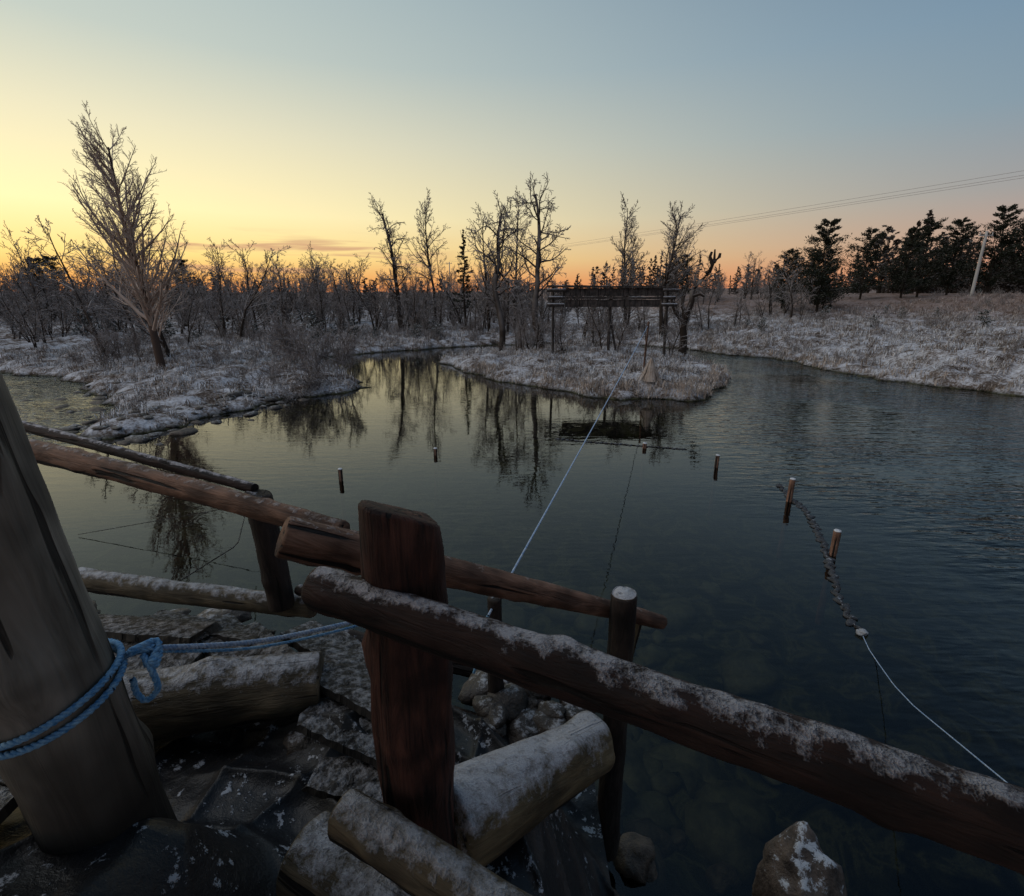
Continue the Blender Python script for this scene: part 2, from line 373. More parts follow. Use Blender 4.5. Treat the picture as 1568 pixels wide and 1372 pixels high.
def snag():
    T=([],[],[])
    pth=[(0,0,-.1),(.02,0,.7),(-.08,0,1.3),(.05,0,1.8),(.22,0,2.3),(.20,.05,2.7),(.5,.05,3.1),(.85,.0,3.5),(1.0,0,3.95),(.98,0,4.4)]
    tube(*T,[Vector(p) for p in pth],[.20,.16,.15,.13,.12,.11,.10,.08,.06,.03],9,0)
    for q in ([(-.04,0,1.4),(-.4,0,1.75),(-.62,.1,2.2),(-.6,.1,2.6)],[(.2,0,2.5),(.5,-.1,2.6),(.7,-.1,2.5)],[(1.0,0,3.9),(1.2,0,4.1),(1.22,0,4.25)],[(.0,0,1.7),(-.15,.1,2.1),(-.1,.2,2.5)],[(.95,0,3.8),(.8,0,4.1),(.86,0,4.3)]):
        tube(*T,[Vector(p) for p in q],[.09,.07,.05,.025][:len(q)],6,0)
    rn=random.Random(5)
    for i in range(14):
        b=Vector(rn.choice([(-.55,.05,2.2),(-.05,0,1.5),(.2,0,2.4),(.8,0,3.4),(-.3,0,1.7)]))
        grow(T,b,rdir(rn,Vector((0,0,1)),.9),rn.uniform(.4,.9),.02,1,dict(CROOK,kids=[0,4,3]),rn)
    me=bpy.data.meshes.new('snag');me.from_pydata([tuple(v) for v in T[0]],[],T[1]);me.materials.append(M_trunk);me.materials.append(M_twig)
    me.polygons.foreach_set('material_index',T[2]);me.polygons.foreach_set('use_smooth',[True]*len(T[1]));return me
put('dead_tree',snag(),7.55,23.0)

def conifer(name,h,rbase,seed,nb,nl,leaf,pine=True,mat=None,start=.15,lw=.2):
    rn=random.Random(seed);V=[];F=[];MI=[]
    tube(V,F,MI,[Vector((rn.uniform(-.03,.03)*i,rn.uniform(-.03,.03)*i,h*i/8)) for i in range(9)],[h*.016*(1-i/8.6) for i in range(9)],6,0)
    for b in range(nb):
        s=start+(1-start)*(b+rn.random())/nb
        if pine: wr=rbase*(.25+.95*(1-s)**.7)*(1.0 if s>.25 else .8)
        else: wr=rbase*(1.02-s)*1.15
        wr*=rn.uniform(.4,1.35)
        a=rn.uniform(0,6.283);el=rn.uniform(.05,.55) if pine else rn.uniform(-.25,.15)
        d=Vector((math.cos(a)*math.cos(el),math.sin(a)*math.cos(el),math.sin(el)))
        p0=Vector((0,0,s*h));p1=p0+d*wr*.55;p2=p0+d*wr+Vector((0,0,wr*.12))
        tube(V,F,MI,[p0,p1,p2],[h*.004,h*.003,h*.0015],3,0)
        for l in range(nl):
            q=rn.random()**.6
            c=p0.lerp(p2,.2+.85*q)+Vector((rn.gauss(0,1),rn.gauss(0,1),rn.gauss(0,.6)))*wr*.13
            dd=(d+Vector((rn.gauss(0,.7),rn.gauss(0,.7),rn.gauss(.35,.6)))).normalized()
            u=dd.orthogonal().normalized();u=Quaternion(dd,rn.uniform(0,6.28))@u
            L=leaf*rn.uniform(.6,1.4);W=L*lw;k=len(V)
            V+= [c-dd*L*.5,c+u*W,c+dd*L*.5,c-u*W];F.append((k,k+1,k+2,k+3));MI.append(1)
    me=bpy.data.meshes.new(name);me.from_pydata([tuple(v) for v in V],[],F);me.materials.append(M_trunk);me.materials.append(mat or M_needle)
    me.polygons.foreach_set('material_index',MI);return me
put('spruce_tree',conifer('narrow_spruce',6.5,1.0,31,70,26,.18,False,start=.2),-3.35,38)
pinesA=[conifer('pineA%d'%i,7.5,2.0+.3*(i%2),40+i,95,90,.22,True,start=.06,lw=.15) for i in range(3)]
for i,(x,y,s,n) in enumerate([(23.0,40,.86,0),(21.3,41.5,.60,1),(24.6,42,.55,2),(30.0,46,.74,1),(33.5,46,.74,0),(36,47.5,.84,2),(39,48,.84,1),(42.5,48,.96,0),(45.5,47,1.15,2),(48,45,1.0,1),(51,46,1.15,0),(28,50,.55,2),(15,52,.55,0),(17.5,55,.6,1),(-33,54,.78,0),(-46,54,.8,1),(-51,58,.85,0)]):
    put('pine_tree',pinesA[n],x,y,s,i*1.3)
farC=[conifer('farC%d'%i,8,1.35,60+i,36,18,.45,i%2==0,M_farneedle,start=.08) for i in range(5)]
youngC=[conifer('youngC%d'%i,1.5,.55,160+i,30,22,.13,True,M_yneedle,start=.05) for i in range(3)]
bareM=[tree_mesh('bareM%d'%i,5,.07,SMALLB,80+i,TT,(0,0),1+(i%3)) for i in range(7)]
forest=empty('distant_forest')
def scatter(parent,meshes,n,xr,yr,s0,s1,cond,seed,nm,clump=0):
    rn=random.Random(seed);X=[];Y=[]
    while len(X)<n:
        x=rn.uniform(*xr);y=rn.uniform(*yr)
        if cond(x,y) and (not clump or float(vn(np.array(x),np.array(y),clump,seed))>-.05+rn.uniform(-.25,.1)):X.append(x);Y.append(y)
    Z,D=Hd(np.array(X),np.array(Y))
    for x,y,z,d in zip(X,Y,Z,D):
        if d<.4:continue
        o=bpy.data.objects.new(nm,rn.choice(meshes));col().objects.link(o);s=s0+(s1-s0)*rn.random()**1.4
        o.location=(x,y,z-.1);k=rn.uniform(.8,1.25);o.scale=(s*k,s*k,s);o.rotation_euler=(rn.gauss(0,.05),rn.gauss(0,.05),rn.uniform(0,6.28));o.parent=parent
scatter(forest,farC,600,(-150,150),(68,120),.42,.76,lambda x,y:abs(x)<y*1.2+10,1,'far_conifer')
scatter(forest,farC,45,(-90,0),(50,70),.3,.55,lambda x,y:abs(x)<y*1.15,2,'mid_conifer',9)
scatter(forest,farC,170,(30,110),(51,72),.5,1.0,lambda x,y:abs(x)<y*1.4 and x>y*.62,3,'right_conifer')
wood=empty('birch_thicket')
scatter(wood,bareM,280,(-60,0),(33,62),.4,1.25,lambda x,y:abs(x)<y*1.15 and y>30-.05*x,4,'bare_birch',6)
scatter(wood,bareM,60,(-45,-14),(22,36),.35,1.1,lambda x,y:abs(x)<y*1.35 and x<-14-(0 if y<30 else -4),5,'bare_birch',5)
scatter(wood,bareM,75,(-2,26),(34,56),.4,.95,lambda x,y:x<y*.6,6,'bare_birch',5)
scatter(wood,bareM,18,(0,7),(22,26.5),.28,.5,lambda x,y:True,7,'bare_birch')
bushM=[tree_mesh('bush%d'%i,1.1,.014,BUSH,100+i,[M_twig,M_twig],(0,0),7) for i in range(4)]
shr=empty('frosted_shrubs')
scatter(shr,bushM,250,(-24,-4),(12,34),.2,.95,lambda x,y:True,8,'shrub',3)
scatter(shr,bushM,60,(-3,8.5),(15,27),.2,.6,lambda x,y:True,9,'shrub')
scatter(shr,bushM,270,(12,46),(14,46),.2,.8,lambda x,y:x<y*1.15+2,10,'shrub',4)
scatter(shr,bushM,120,(-10,12),(28,40),.4,1.0,lambda x,y:True,12,'shrub')
scatter(shr,youngC,40,(-32,-3),(26,42),.5,1.2,lambda x,y:abs(x)<y*1.1,15,'young_conifer')
scatter(shr,youngC,12,(14,44),(24,44),.4,.8,lambda x,y:abs(x)<y*1.1,16,'young_conifer')
wb=tree_mesh('willow_bush',2.0,.022,dict(BUSH,kids=[12,8],wob=[.16,.2,.22],rmin=.006),130,[M_twig,M_twig],(.2,0),14)
put('willow_bush',wb,-6.6,16.3,.9,.3);put('willow_bush',wb,-7.6,18.0,1.0,2)
put('willow_bush',wb,-5.6,15.9,.75,4,tilt=(0,.75));put('willow_bush',wb,-15.5,19.5,.8,1)

# ------------------------------------------------------------ ground
def axis(lo,hi,fn):
    a=[0.0]
    while a[-1]<hi:a.append(a[-1]+fn(a[-1]))
    b=[0.0]
    while b[-1]>lo:b.append(b[-1]-fn(-b[-1]))
    return np.array(sorted(set(b[1:]+a)))
XS=axis(-3500,3500,lambda v:.13 if v<3 else .16 if v<18 else .16*1.06**((v-18)/.35) if v<60 else v*.15)
YS=axis(-3500,3500,lambda v:.12 if v<34 else max(.2,(v-34)*.06) if v<80 else v*.12)
gx,gy=np.meshgrid(XS,YS);Z,D=Hd(gx.ravel(),gy.ravel())
nx,ny=len(XS),len(YS)
me=bpy.data.meshes.new('ground')
co=np.stack([gx.ravel(),gy.ravel(),Z],1)
idx=np.arange(nx*ny).reshape(ny,nx)
q=np.stack([idx[:-1,:-1],idx[:-1,1:],idx[1:,1:],idx[1:,:-1]],-1).reshape(-1,4)
me.vertices.add(nx*ny);me.vertices.foreach_set('co',co.ravel())
me.loops.add(q.size);me.loops.foreach_set('vertex_index',q.ravel().astype(np.int32))
me.polygons.add(len(q));me.polygons.foreach_set('loop_start',np.arange(0,q.size,4).astype(np.int32));me.polygons.foreach_set('loop_total',np.full(len(q),4,np.int32))
me.update(calc_edges=True);me.validate()
mg,t,b=diffmat('frosted_heath')
P=t.a('ShaderNodeNewGeometry').outputs['Position']
sz=t.a('ShaderNodeSeparateXYZ');t.c(P,sz.inputs[0])
n1=t.noise(P,2.2,4,.7);n2=t.noise(P,14,3,.7);n0=t.noise(P,.55,2,.6)
k=t.math('ADD',t.math('MULTIPLY',n1,.45),t.math('ADD',t.math('MULTIPLY',n2,.35),t.math('MULTIPLY',n0,.2)))
land=t.ramp(k,[(.40,(.05,.037,.03)),(.46,(.14,.11,.092)),(.52,(.34,.325,.33)),(.62,(.56,.56,.59))])
land=t.mix(t.math('MULTIPLY',t.mr(sz.outputs[2],1.2,2.1,0,.85),t.mr(n1,.35,.6,.5,1)),land,(.19,.12,.09))
bed1=t.noise(P,3.2,3,.6,.8)
bedc=t.ramp(bed1,[(.40,(.008,.009,.006)),(.52,(.028,.028,.017)),(.60,(.075,.072,.040)),(.66,(.03,.03,.018))])
wet=t.mix(t.mr(sz.outputs[2],0,.1),bedc,(.05,.036,.026))
c=t.mix(t.mr(t.math('ADD',sz.outputs[2],t.math('MULTIPLY',n2,.08)),.05,.17),wet,land);t.c(c,b.inputs['Color'])
bm=t.a('ShaderNodeBump');bm.inputs['Strength'].default_value=1;bm.inputs['Distance'].default_value=.05;t.c(n2,bm.inputs['Height']);t.c(bm.outputs[0],b.inputs['Normal'])
obj('ground',me,mg)

# ------------------------------------------------------------ grass
def blades(name,n,xr,yr,hh,ww,mat,seed,edge=False,nb=6):
    rs=np.random.RandomState(seed);x=rs.uniform(*xr,n);y=rs.uniform(*yr,n)
    z,d=Hd(x,y);ok=(d>.03)&(np.abs(x)<y*1.2+2)
    if edge:ok&=(d<edge)
    ok&=(vn(x,y,.8,21)+rs.uniform(-.25,.25,n)>-.1)
    x,y,z=x[ok],y[ok],z[ok];m=len(x)
    x=np.repeat(x,nb)+rs.normal(0,.06,m*nb);y=np.repeat(y,nb)+rs.normal(0,.06,m*nb);z=np.repeat(z,nb)-.02
    h=hh*rs.uniform(.4,1.3,m*nb);a=rs.uniform(0,6.283,m*nb);ln=rs.uniform(.2,1.3,m*nb)
    w=ww*rs.uniform(.6,1.4,m*nb);a2=a+1.57+rs.uniform(-.6,.6,m*nb)
    dx=np.cos(a);dy=np.sin(a);ux=np.cos(a2)*w;uy=np.sin(a2)*w
    v0=np.stack([x-ux,y-uy,z],1);v1=np.stack([x+ux,y+uy,z],1)
    mx=x+dx*h*ln*.35;my=y+dy*h*ln*.35;mz=z+h*.75
    v2=np.stack([mx+ux*.8,my+uy*.8,mz],1);v3=np.stack([mx-ux*.8,my-uy*.8,mz],1)
    v4=np.stack([x+dx*h*ln,y+dy*h*ln,z+h*(1.05-.5*ln*ln*.5)],1)
    V=np.stack([v0,v1,v2,v3,v4],1).reshape(-1,3);N=m*nb;b0=np.arange(N)*5
    Q=np.stack([b0,b0+1,b0+2,b0+3],1);T3=np.stack([b0+3,b0+2,b0+4],1)
    me=bpy.data.meshes.new(name);me.vertices.add(len(V));me.vertices.foreach_set('co',V.ravel())
    li=np.concatenate([Q.ravel(),T3.ravel()]).astype(np.int32);me.loops.add(len(li));me.loops.foreach_set('vertex_index',li)
    me.polygons.add(2*N);ls=np.concatenate([np.arange(N)*4,4*N+np.arange(N)*3]).astype(np.int32)
    me.polygons.foreach_set('loop_start',ls);me.polygons.foreach_set('loop_total',np.concatenate([np.full(N,4),np.full(N,3)]).astype(np.int32))
    me.update(calc_edges=True);return obj(name,me,mat,smooth=False)
mgr,t,b=diffmat('frosted_grass_blades');P=t.a('ShaderNodeNewGeometry').outputs['Position']
n1=t.noise(P,1.3,2,.6);n2=t.noise(P,25,0,.5)
sz=t.a('ShaderNodeSeparateXYZ');t.c(P,sz.inputs[0])
kk=t.math('ADD',t.math('MULTIPLY',n1,.6),t.math('MULTIPLY',n2,.4))
gc=t.ramp(kk,[(.35,(.11,.075,.055)),(.46,(.29,.24,.20)),(.54,(.48,.46,.46)),(.66,(.63,.635,.655))])
gc=t.mix(t.mr(sz.outputs[2],1.4,2.3,0,.65),gc,(.27,.19,.15))
t.c(gc,b.inputs['Color'])
blades('frosted_grass',9500,(-22,-4),(10,33),.20,.010,mgr,1)
blades('frosted_grass',6500,(-4,9),(13.5,28),.20,.010,mgr,2)
blades('frosted_grass',14000,(10,44),(10,42),.24,.013,mgr,3)
blades('frosted_grass',5000,(-14,14),(24,44),.3,.016,mgr,4)
mst,t,b=diffmat('straw');P=t.a('ShaderNodeNewGeometry').outputs['Position']
t.c(t.mix(t.noise(P,9,1,.6),(.22,.15,.10),(.54,.46,.40)),b.inputs['Color'])
blades('shore_sedge',7000,(-3.5,9),(13.9,20),.22,.008,mst,5,edge=.6)
blades('shore_sedge',7000,(10,24),(10,30),.24,.010,mst,6,edge=.5)
def bundle():
    rn=random.Random(4);V=[];F=[]
    for i in range(420):
        a=rn.uniform(0,6.283);r=rn.uniform(.1,.55);h=rn.uniform(.7,1.1);k=len(V)
        bx,by=math.cos(a)*r,math.sin(a)*r;w=.011;tx,ty=bx*.06,by*.06
        ux,uy=-math.sin(a)*w,math.cos(a)*w
        V+=[(bx-ux,by-uy,0),(bx+ux,by+uy,0),(tx+ux,ty+uy,h),(tx-ux,ty-uy,h)];F.append((k,k+1,k+2,k+3))
    return mesh('bundle',V,F)
ob=obj('straw_bundle',bundle(),mst,smooth=False);ob.location=(4.1,15.2,H1(4.1,15.2)-.05);ob.scale=(.7,.7,.6)
aps=empty('anchor_stake')
log('stake',(4.35,17,.2),(4.42,17.05,2.05),.035,.03,M_backrail,aps,77,segs=10,rings=8)

# ------------------------------------------------------------ timber sign on island
sg=empty('timber_sign')
def board(name,x0,x1,y,z0,z1,th,parent,mat=M_board,tilt=0):
    n=24;V=[];F=[];rn=random.Random(int(z0*100))
    for i in range(n+1):
        x=x0+(x1-x0)*i/n
        for yy,zz in((y-th,z0),(y-th,z1),(y+th,z1),(y+th,z0)):
            V.append((x,yy+rn.uniform(-.006,.006),zz+rn.uniform(-.015,.015)+tilt*(x-x0)))
    for i in range(n):
        for k in range(4):
            a=i*4+k;b_=i*4+(k+1)%4;F.append((a,a+4,b_+4,b_))
    F+= [(0,1,2,3),(n*4+3,n*4+2,n*4+1,n*4)]
    return obj(name,mesh(name,V,F),mat,parent,smooth=False)
SY=22
board('top_cap',1.42,6.8,SY,3.20,3.28,.16,sg,tilt=-.008)
board('panel_upper',2.1,6.2,SY,2.86,3.16,.05,sg)
board('panel_gap_rail',1.48,6.75,SY,2.74,2.82,.12,sg)
board('panel_lower',2.2,6.1,SY,2.42,2.70,.05,sg)
for i,(x0,x1) in enumerate([(1.42,2.2),(1.5,2.1),(1.45,2.15),(6.15,6.8),(6.2,6.7),(6.15,6.8)]):
    z=(3.08,2.78,2.5)[i%3];log('stub_%d'%i,(x0,SY-.1,z),(x1,SY-.1,z),.07,.07,M_board,sg,90+i,segs=10,rings=4)
log('post_mid',(4.1,SY+.15,.2),(4.1,SY+.15,3.2),.07,.06,M_board,sg,97,segs=10,rings=10)
log('post_left',(1.75,SY+.15,.2),(1.7,SY+.15,3.2),.06,.05,M_board,sg,98,segs=10,rings=10)
log('post_right',(6.5,SY+.15,.2),(6.45,SY+.15,3.2),.06,.05,M_board,sg,99,segs=10,rings=10)
log('brace',(4.5,SY+.2,.3),(4.15,SY+.2,1.9),.05,.045,M_board,sg,96,segs=8,rings=5)

# ------------------------------------------------------------ rocks
def rock(name,loc,s,seed,mat,parent=None,sub=4,rot=0,ang=.9):
    import bmesh
    bm=bmesh.new();bmesh.ops.create_icosphere(bm,subdivisions=sub,radius=1)
    o=Vector((seed*7.3,seed*1.7,0))
    for v in bm.verts:
        c=v.co.copy();n=mnoise.voronoi(c*ang+o)[0]
        k=1+.35*mnoise.noise(c*1.1+o)-.40*(n[0]-.4)+.12*mnoise.noise(c*3.2+o)+.05*mnoise.noise(c*8+o)
        v.co=c*k
    me=bpy.data.meshes.new(name);bm.to_mesh(me);bm.free()
    ob=obj(name,me,mat,parent);ob.location=loc;ob.scale=s;ob.rotation_euler=(0,0,rot);return ob
def rock_mat(name,a,b_,frost,lo,hi,sc=9,namt=1.1):
    m,t,b=newmat(name,.6,.4);tc=t.a('ShaderNodeNewGeometry').outputs['Position']
    n=t.noise(tc,sc,4,.65);f=t.noise(tc,18,4,.8);base=t.mix(t.mr(n,.35,.65),a,b_)
    k=upmask(t,lo,hi,f,namt);base=t.mix(k,base,frost);t.c(base,b.inputs['Base Color'])
    bp_=t.a('ShaderNodeBump');bp_.inputs['Strength'].default_value=.9;bp_.inputs['Distance'].default_value=.02
    t.c(t.math('ADD',n,t.math('MULTIPLY',f,.6)),bp_.inputs['Height']);t.c(bp_.outputs[0],b.inputs['Normal']);return m
M_rock=rock_mat('frosted_rock',(.022,.018,.015),(.08,.062,.05),(.36,.36,.38),.95,1.3)
M_nrock=rock_mat('near_frosted_rock',(.035,.025,.02),(.13,.095,.075),(.46,.47,.50),.75,.95,12,1.3)
M_wet=rock_mat('wet_stone',(.02,.016,.012),(.10,.07,.05),(.1,.08,.06),2,3)
M_green=rock_mat('submerged_stone',(.018,.018,.010),(.095,.088,.048),(.12,.14,.08),2,3,5)
rock('shore_rock',(1.22,1.56,.40),(.17,.15,.26),3,M_nrock,rot=.4)
rk=empty('boulder_bank')
rn=random.Random(12)
for i in range(30):
    x=rn.uniform(-2.5,-.6);y=rn.uniform(1.85,2.5)-.10*(x+1.5)
    s=rn.uniform(.05,.13);rock('boulder_%d'%i,(x,y,1.05+rn.uniform(-.03,.08)-.12*max(0,(y-2.2))),(s*1.5,s,s*.5),i,M_rock,rk,3,rn.uniform(0,3))
for i in range(22):
    x=rn.uniform(-.15,.30);y=rn.uniform(1.75,2.05);s=rn.uniform(.04,.10)
    rock('small_boulder_%d'%i,(x,y,.98+rn.uniform(-.03,.08)),(s*1.3,s,s*.7),60+i,M_rock,rk,3,rn.uniform(0,3))
for i in range(8):
    x=rn.uniform(-.82,-.42);y=rn.uniform(1.62,1.92);s=rn.uniform(.06,.11)
    rock('mound_boulder_%d'%i,(x,y,1.11+rn.uniform(-.03,.06)),(s*1.5,s,s*.6),160+i,M_rock,rk,3,rn.uniform(0,3))
st=empty('plank_steps')
def plank(name,c,L,w,th,yaw,roll,pitch,seed):
    rn=random.Random(seed);n=20;V=[];F=[]
    for i in range(n+1):
        x=-L/2+L*i/n
        for yy,zz in((-w/2,-th),(-w/2,0),(-w/4,.004),(0,.002),(w/4,.005),(w/2,0),(w/2,-th)):
            V.append((x+(rn.uniform(-.02,.02) if i in(0,n) else 0),yy+rn.uniform(-.004,.004),zz+rn.uniform(-.003,.003)))
    m=7
    for i in range(n):
        for k in range(m):
            a=i*m+k;b=i*m+(k+1)%m;F.append((a,a+m,b+m,b))
    F.append(tuple(range(m)));F.append(tuple(n*m+k for k in reversed(range(m))))
    o=obj(name,mesh(name,V,F),M_plank,st,smooth=False);o.location=c;o.rotation_euler=(roll,pitch,yaw);return o
for i,(x,y,z,L,w,yaw,roll) in enumerate([(-1.95,2.16,1.27,1.0,.20,-.15,-.25),(-1.85,1.98,1.24,.9,.19,-.22,.12),(-1.30,2.04,1.22,.62,.20,-.75,-.2),(-1.10,1.96,1.24,.62,.17,-.70,.1),(-.85,2.08,1.19,.60,.20,-.62,-.22),(-.68,2.00,1.17,.62,.16,-.62,.08),(-1.55,2.22,1.22,.7,.16,-.3,-.3),(-.62,1.74,1.26,.56,.17,-.52,-.2),(-.56,1.56,1.22,.52,.17,-.40,-.05),(-.50,1.40,1.16,.46,.15,-.32,.05)]):
    plank('step_%d'%i,(x,y,z),L,w,.035,yaw,roll,.04*(i%3-1),i+5)
ws=empty('water_edge_stones')
for i in range(40):
    x=rn.uniform(.0,1.3);y=rn.uniform(1.0,2.3);s=rn.uniform(.05,.12)
    rock('stone_%d'%i,(x,y,rn.uniform(-.16,.06) if x<.7 else -.25),(s*1.2,s,s*.8),100+i,M_wet,ws,3,rn.uniform(0,3))
us=empty('submerged_stones')
for i in range(120):
    x=rn.gauss(1.1,.75);y=rn.uniform(2.6,6.0);s=rn.uniform(.05,.11)+ (rn.random()**3)*.22
    rock('stone_%d'%i,(x,y,H1(x,y)+.02),(s*1.25,s,s*.6),200+i,M_green,us,2,rn.uniform(0,3))
rs_=empty('riffle_stones')
EDGE=[(-9.6,12.2),(-9.3,11.4),(-8.7,10.6),(-8.2,10.2),(-7.7,11.1),(-7.3,12.7),(-6.9,13.8),(-12,14.6),(-14,16.8)]
for i in range(90):
    j=rn.randrange(len(EDGE)-1);f_=rn.random();e=(EDGE[j][0]+(EDGE[j+1][0]-EDGE[j][0])*f_,EDGE[j][1]+(EDGE[j+1][1]-EDGE[j][1])*f_) if j!=6 else EDGE[j]
    x=e[0]+rn.gauss(0,.55);y=e[1]+rn.gauss(0,.55);s=rn.uniform(.04,.10)+rn.random()**3*.14
    rock('stone_%d'%i,(x,y,max(0,H1(x,y))-.01),(s*1.4,s,s*.5),400+i,M_rock if i%3 else M_wet,rs_,2,rn.uniform(0,3))
for i in range(60):
    x=rn.uniform(-18,-9.5);y=rn.uniform(9,15);
    if Hd([x],[y])[1][0]>0:continue
    s=rn.uniform(.08,.22);rock('riffle_%d'%i,(x,y,-.02),(s*1.4,s,s*.4),600+i,M_wet,rs_,2,rn.uniform(0,3))

# ------------------------------------------------------------ geotextile sheet
xs=np.linspace(-2.6,.42,420);ys=np.linspace(.15,2.35,320);gx,gy=np.meshgrid(xs,ys)
u=gx*.62+gy*.78+.10*np.sin(gx*3)+vn(gx,gy,.7,31)*.28;ph=u*17+2.2*vn(gx,gy,.5,33)
fold=(1-np.abs(np.sin(ph)))**2.2*.055*sm(-.25,.3,vn(gx,gy,.45,32)+.12)
ph2=(gx*.95-gy*.3+vn(gx,gy,.4,36)*.3)*11;fold=fold+(1-np.abs(np.sin(ph2)))**3*.025*sm(-.1,.3,vn(gx,gy,.5,37))
gz=1.08+fold+vn(gx,gy,.35,34)*.07+vn(gx,gy,.12,35)*.02+vn(gx,gy,.04,38)*.006
gz=gz+.12*np.exp(-((gx+.62)**2/.05+(gy-1.62)**2/.04))+.42*sm(-.62,-.98,gx)*sm(1.30,1.0,gy)
edge=sdf(BANK,gx.ravel(),gy.ravel()).reshape(gx.shape)
gz=gz-.55*sm(.38,-.02,edge)-.12*sm(-.4,.4,gx)
V=np.stack([gx.ravel(),gy.ravel(),gz.ravel()],1).tolist();nx2=len(xs);ny2=len(ys)
F=[(j*nx2+i,j*nx2+i+1,(j+1)*nx2+i+1,(j+1)*nx2+i) for j in range(ny2-1) for i in range(nx2-1)]
mt,t,b=newmat('black_geotextile',.45,.35);tc=t.a('ShaderNodeNewGeometry').outputs['Position']
n=t.noise(tc,7,2,.6,.4);f=t.noise(tc,26,4,.75);k=t.mr(t.math('ADD',t.math('MULTIPLY',n,.4),t.math('MULTIPLY',f,.6)),.575,.605)
t.c(t.mix(k,t.mix(f,(.006,.006,.007),(.024,.023,.024)),(.38,.39,.42)),b.inputs['Base Color'])
bp_=t.a('ShaderNodeBump');bp_.inputs['Strength'].default_value=.6;bp_.inputs['Distance'].default_value=.01;t.c(t.math('ADD',f,k),bp_.inputs['Height']);t.c(bp_.outputs[0],b.inputs['Normal'])
obj('geotextile_sheet',mesh('geotextile',V,F),mt)
dk=empty('deck_boards')
for i in range(5):
    x=-1.52-i*.035;y=.62+i*.17
    V=[];w=.078
    for a,bb,c_ in((0,-w,0),(0,w,0),(0,w,.035),(0,-w,.035),(.75,-w,0),(.75,w,0),(.75,w,.035),(.75,-w,.035)):
        V.append((x+a-.4,y+bb-.25*a,1.53+c_+i*.003))
    obj('board_%d'%i,mesh('board',V,[(3,2,1,0),(4,5,6,7),(0,1,5,4),(1,2,6,5),(2,3,7,6),(3,0,4,7)]),M_plank,dk,smooth=False)

# ------------------------------------------------------------ stakes and floating boom
for i,(x,y,r,hh) in enumerate([(3.95,6.81,.040,.34),(3.62,5.22,.040,.30),(3.49,8.33,.035,.22),(2.55,9.5,.04,.10),(-1.43,9.05,.035,.13),(-2.73,7.66,.035,.20)]):
    e=empty('marker_stake');log('stake',(x,y,-.9),(x+.015,y,hh),r,r*.95,M_stake,e,120+i,segs=14,rings=12)
    log('snow_cap',(x+.015,y,hh-.008),(x+.016,y,hh+.010),r*1.0,r*.9,M_snow,e,140+i,segs=14,rings=3,knots=0)
def floats(name,pts,r,mat,n,seed):
    e=empty(name);rn=random.Random(seed);P=[Vector((*p,0)) for p in pts]
    curve('line',[(p.x,p.y,.008) for p in P],.008,M_dark,e)
    L=[0]
    for a,b_ in zip(P,P[1:]):L.append(L[-1]+(b_-a).length)
    for i in range(n):
        s=L[-1]*(i+.5)/n;j=max(k for k in range(len(L)) if L[k]<=s);j=min(j,len(P)-2)
        p=P[j].lerp(P[j+1],(s-L[j])/(L[j+1]-L[j]));d=(P[j+1]-P[j]).normalized()
        a=math.atan2(d.y,d.x)+(.8 if i%2 else -.5)+rn.uniform(-.3,.3);k=rn.uniform(.7,1.25)
        rock('link_%d'%i,(p.x+rn.uniform(-.02,.02),p.y+rn.uniform(-.02,.02),-.004),(r*1.3*k,r*.65*k,r*.6),900+i,mat,e,2,a)
    return e
M_float=rock_mat('frosted_float',(.010,.010,.012),(.04,.04,.045),(.30,.31,.33),1.05,1.45,20)
floats('floating_chain',[(4.14,7.5),(4.05,6.95),(4.0,6.42),(3.79,5.81),(3.63,5.38),(3.39,4.79),(3.17,4.37),(3.065,4.05),(3.03,3.86)],.052,M_float,56,1)
floats('floating_boom',[(.9,10.2),(1.5,9.95),(2.5,9.65),(3.35,9.4)],.045,M_float,26,2)
rock('white_float',(3.03,3.80,.015),(.05,.04,.028),77,M_snow,None,3)
curve('thin_line',[(3.03,3.80,.005),(2.96,3.6,.0),(2.92,3.46,.01),(2.70,3.0,.17),(2.5,2.6,.36),(2.03,1.56,.9),(1.6,.6,1.4)],.0032,M_white)
curve('thin_cord',[(-5.3,5.7,.02),(-3.6,5.65,.35),(-2.9,5.6,.5)],.004,M_dark)
curve('thin_cord',[(-3.0,5.3,.45),(-2.6,4.4,.55),(-2.45,3.3,.8)],.005,M_dark)

# ------------------------------------------------------------ power line
pm,t,b=newmat('pole_wood_pale',.7,.3);t.c(t.mix(t.noise(None,6,3),(.30,.28,.26),(.5,.48,.45)),b.inputs['Base Color'])
wm,t,b=newmat('wire',.5,.3);b.inputs['Base Color'].default_value=(.3,.26,.24,1)
def pole(x,y,top,name='utility_pole'):
    e=empty(name,(0,0,0));z=H1(x,y);log('pole',(x,y,z-.5),(x,y,top),.12,.08,pm,e,int(abs(x)),segs=12,rings=8,knots=0)
    log('crossarm',(x-.5,y,top-.3),(x+.5,y,top-.3),.04,.04,pm,e,5,segs=8,rings=3,knots=0)
    for k in(-.45,0,.45):log('insulator_%d'%(k*10),(x+k,y,top-.26),(x+k,y,top-.08),.04,.025,pm,e,6,segs=8,rings=3,knots=0)
pole(34.4,40,7.4);pole(47,-3,9.6);pole(-12,104,9.3)
pl=empty('power_lines')
for k,(ox,oz) in enumerate([(-.8,0),(.0,.35),(.8,0.1)]):
    A=Vector((47,-3,9.7));B=Vector((-12,104,9.2));pts=[]
    for i in range(40):
        s=i/39;p=A.lerp(B,s);pts.append((p.x+ox,p.y,p.z+oz-1.2*4*s*(1-s)*.4))
    curve('wire_%d'%k,pts,.009,wm,pl)

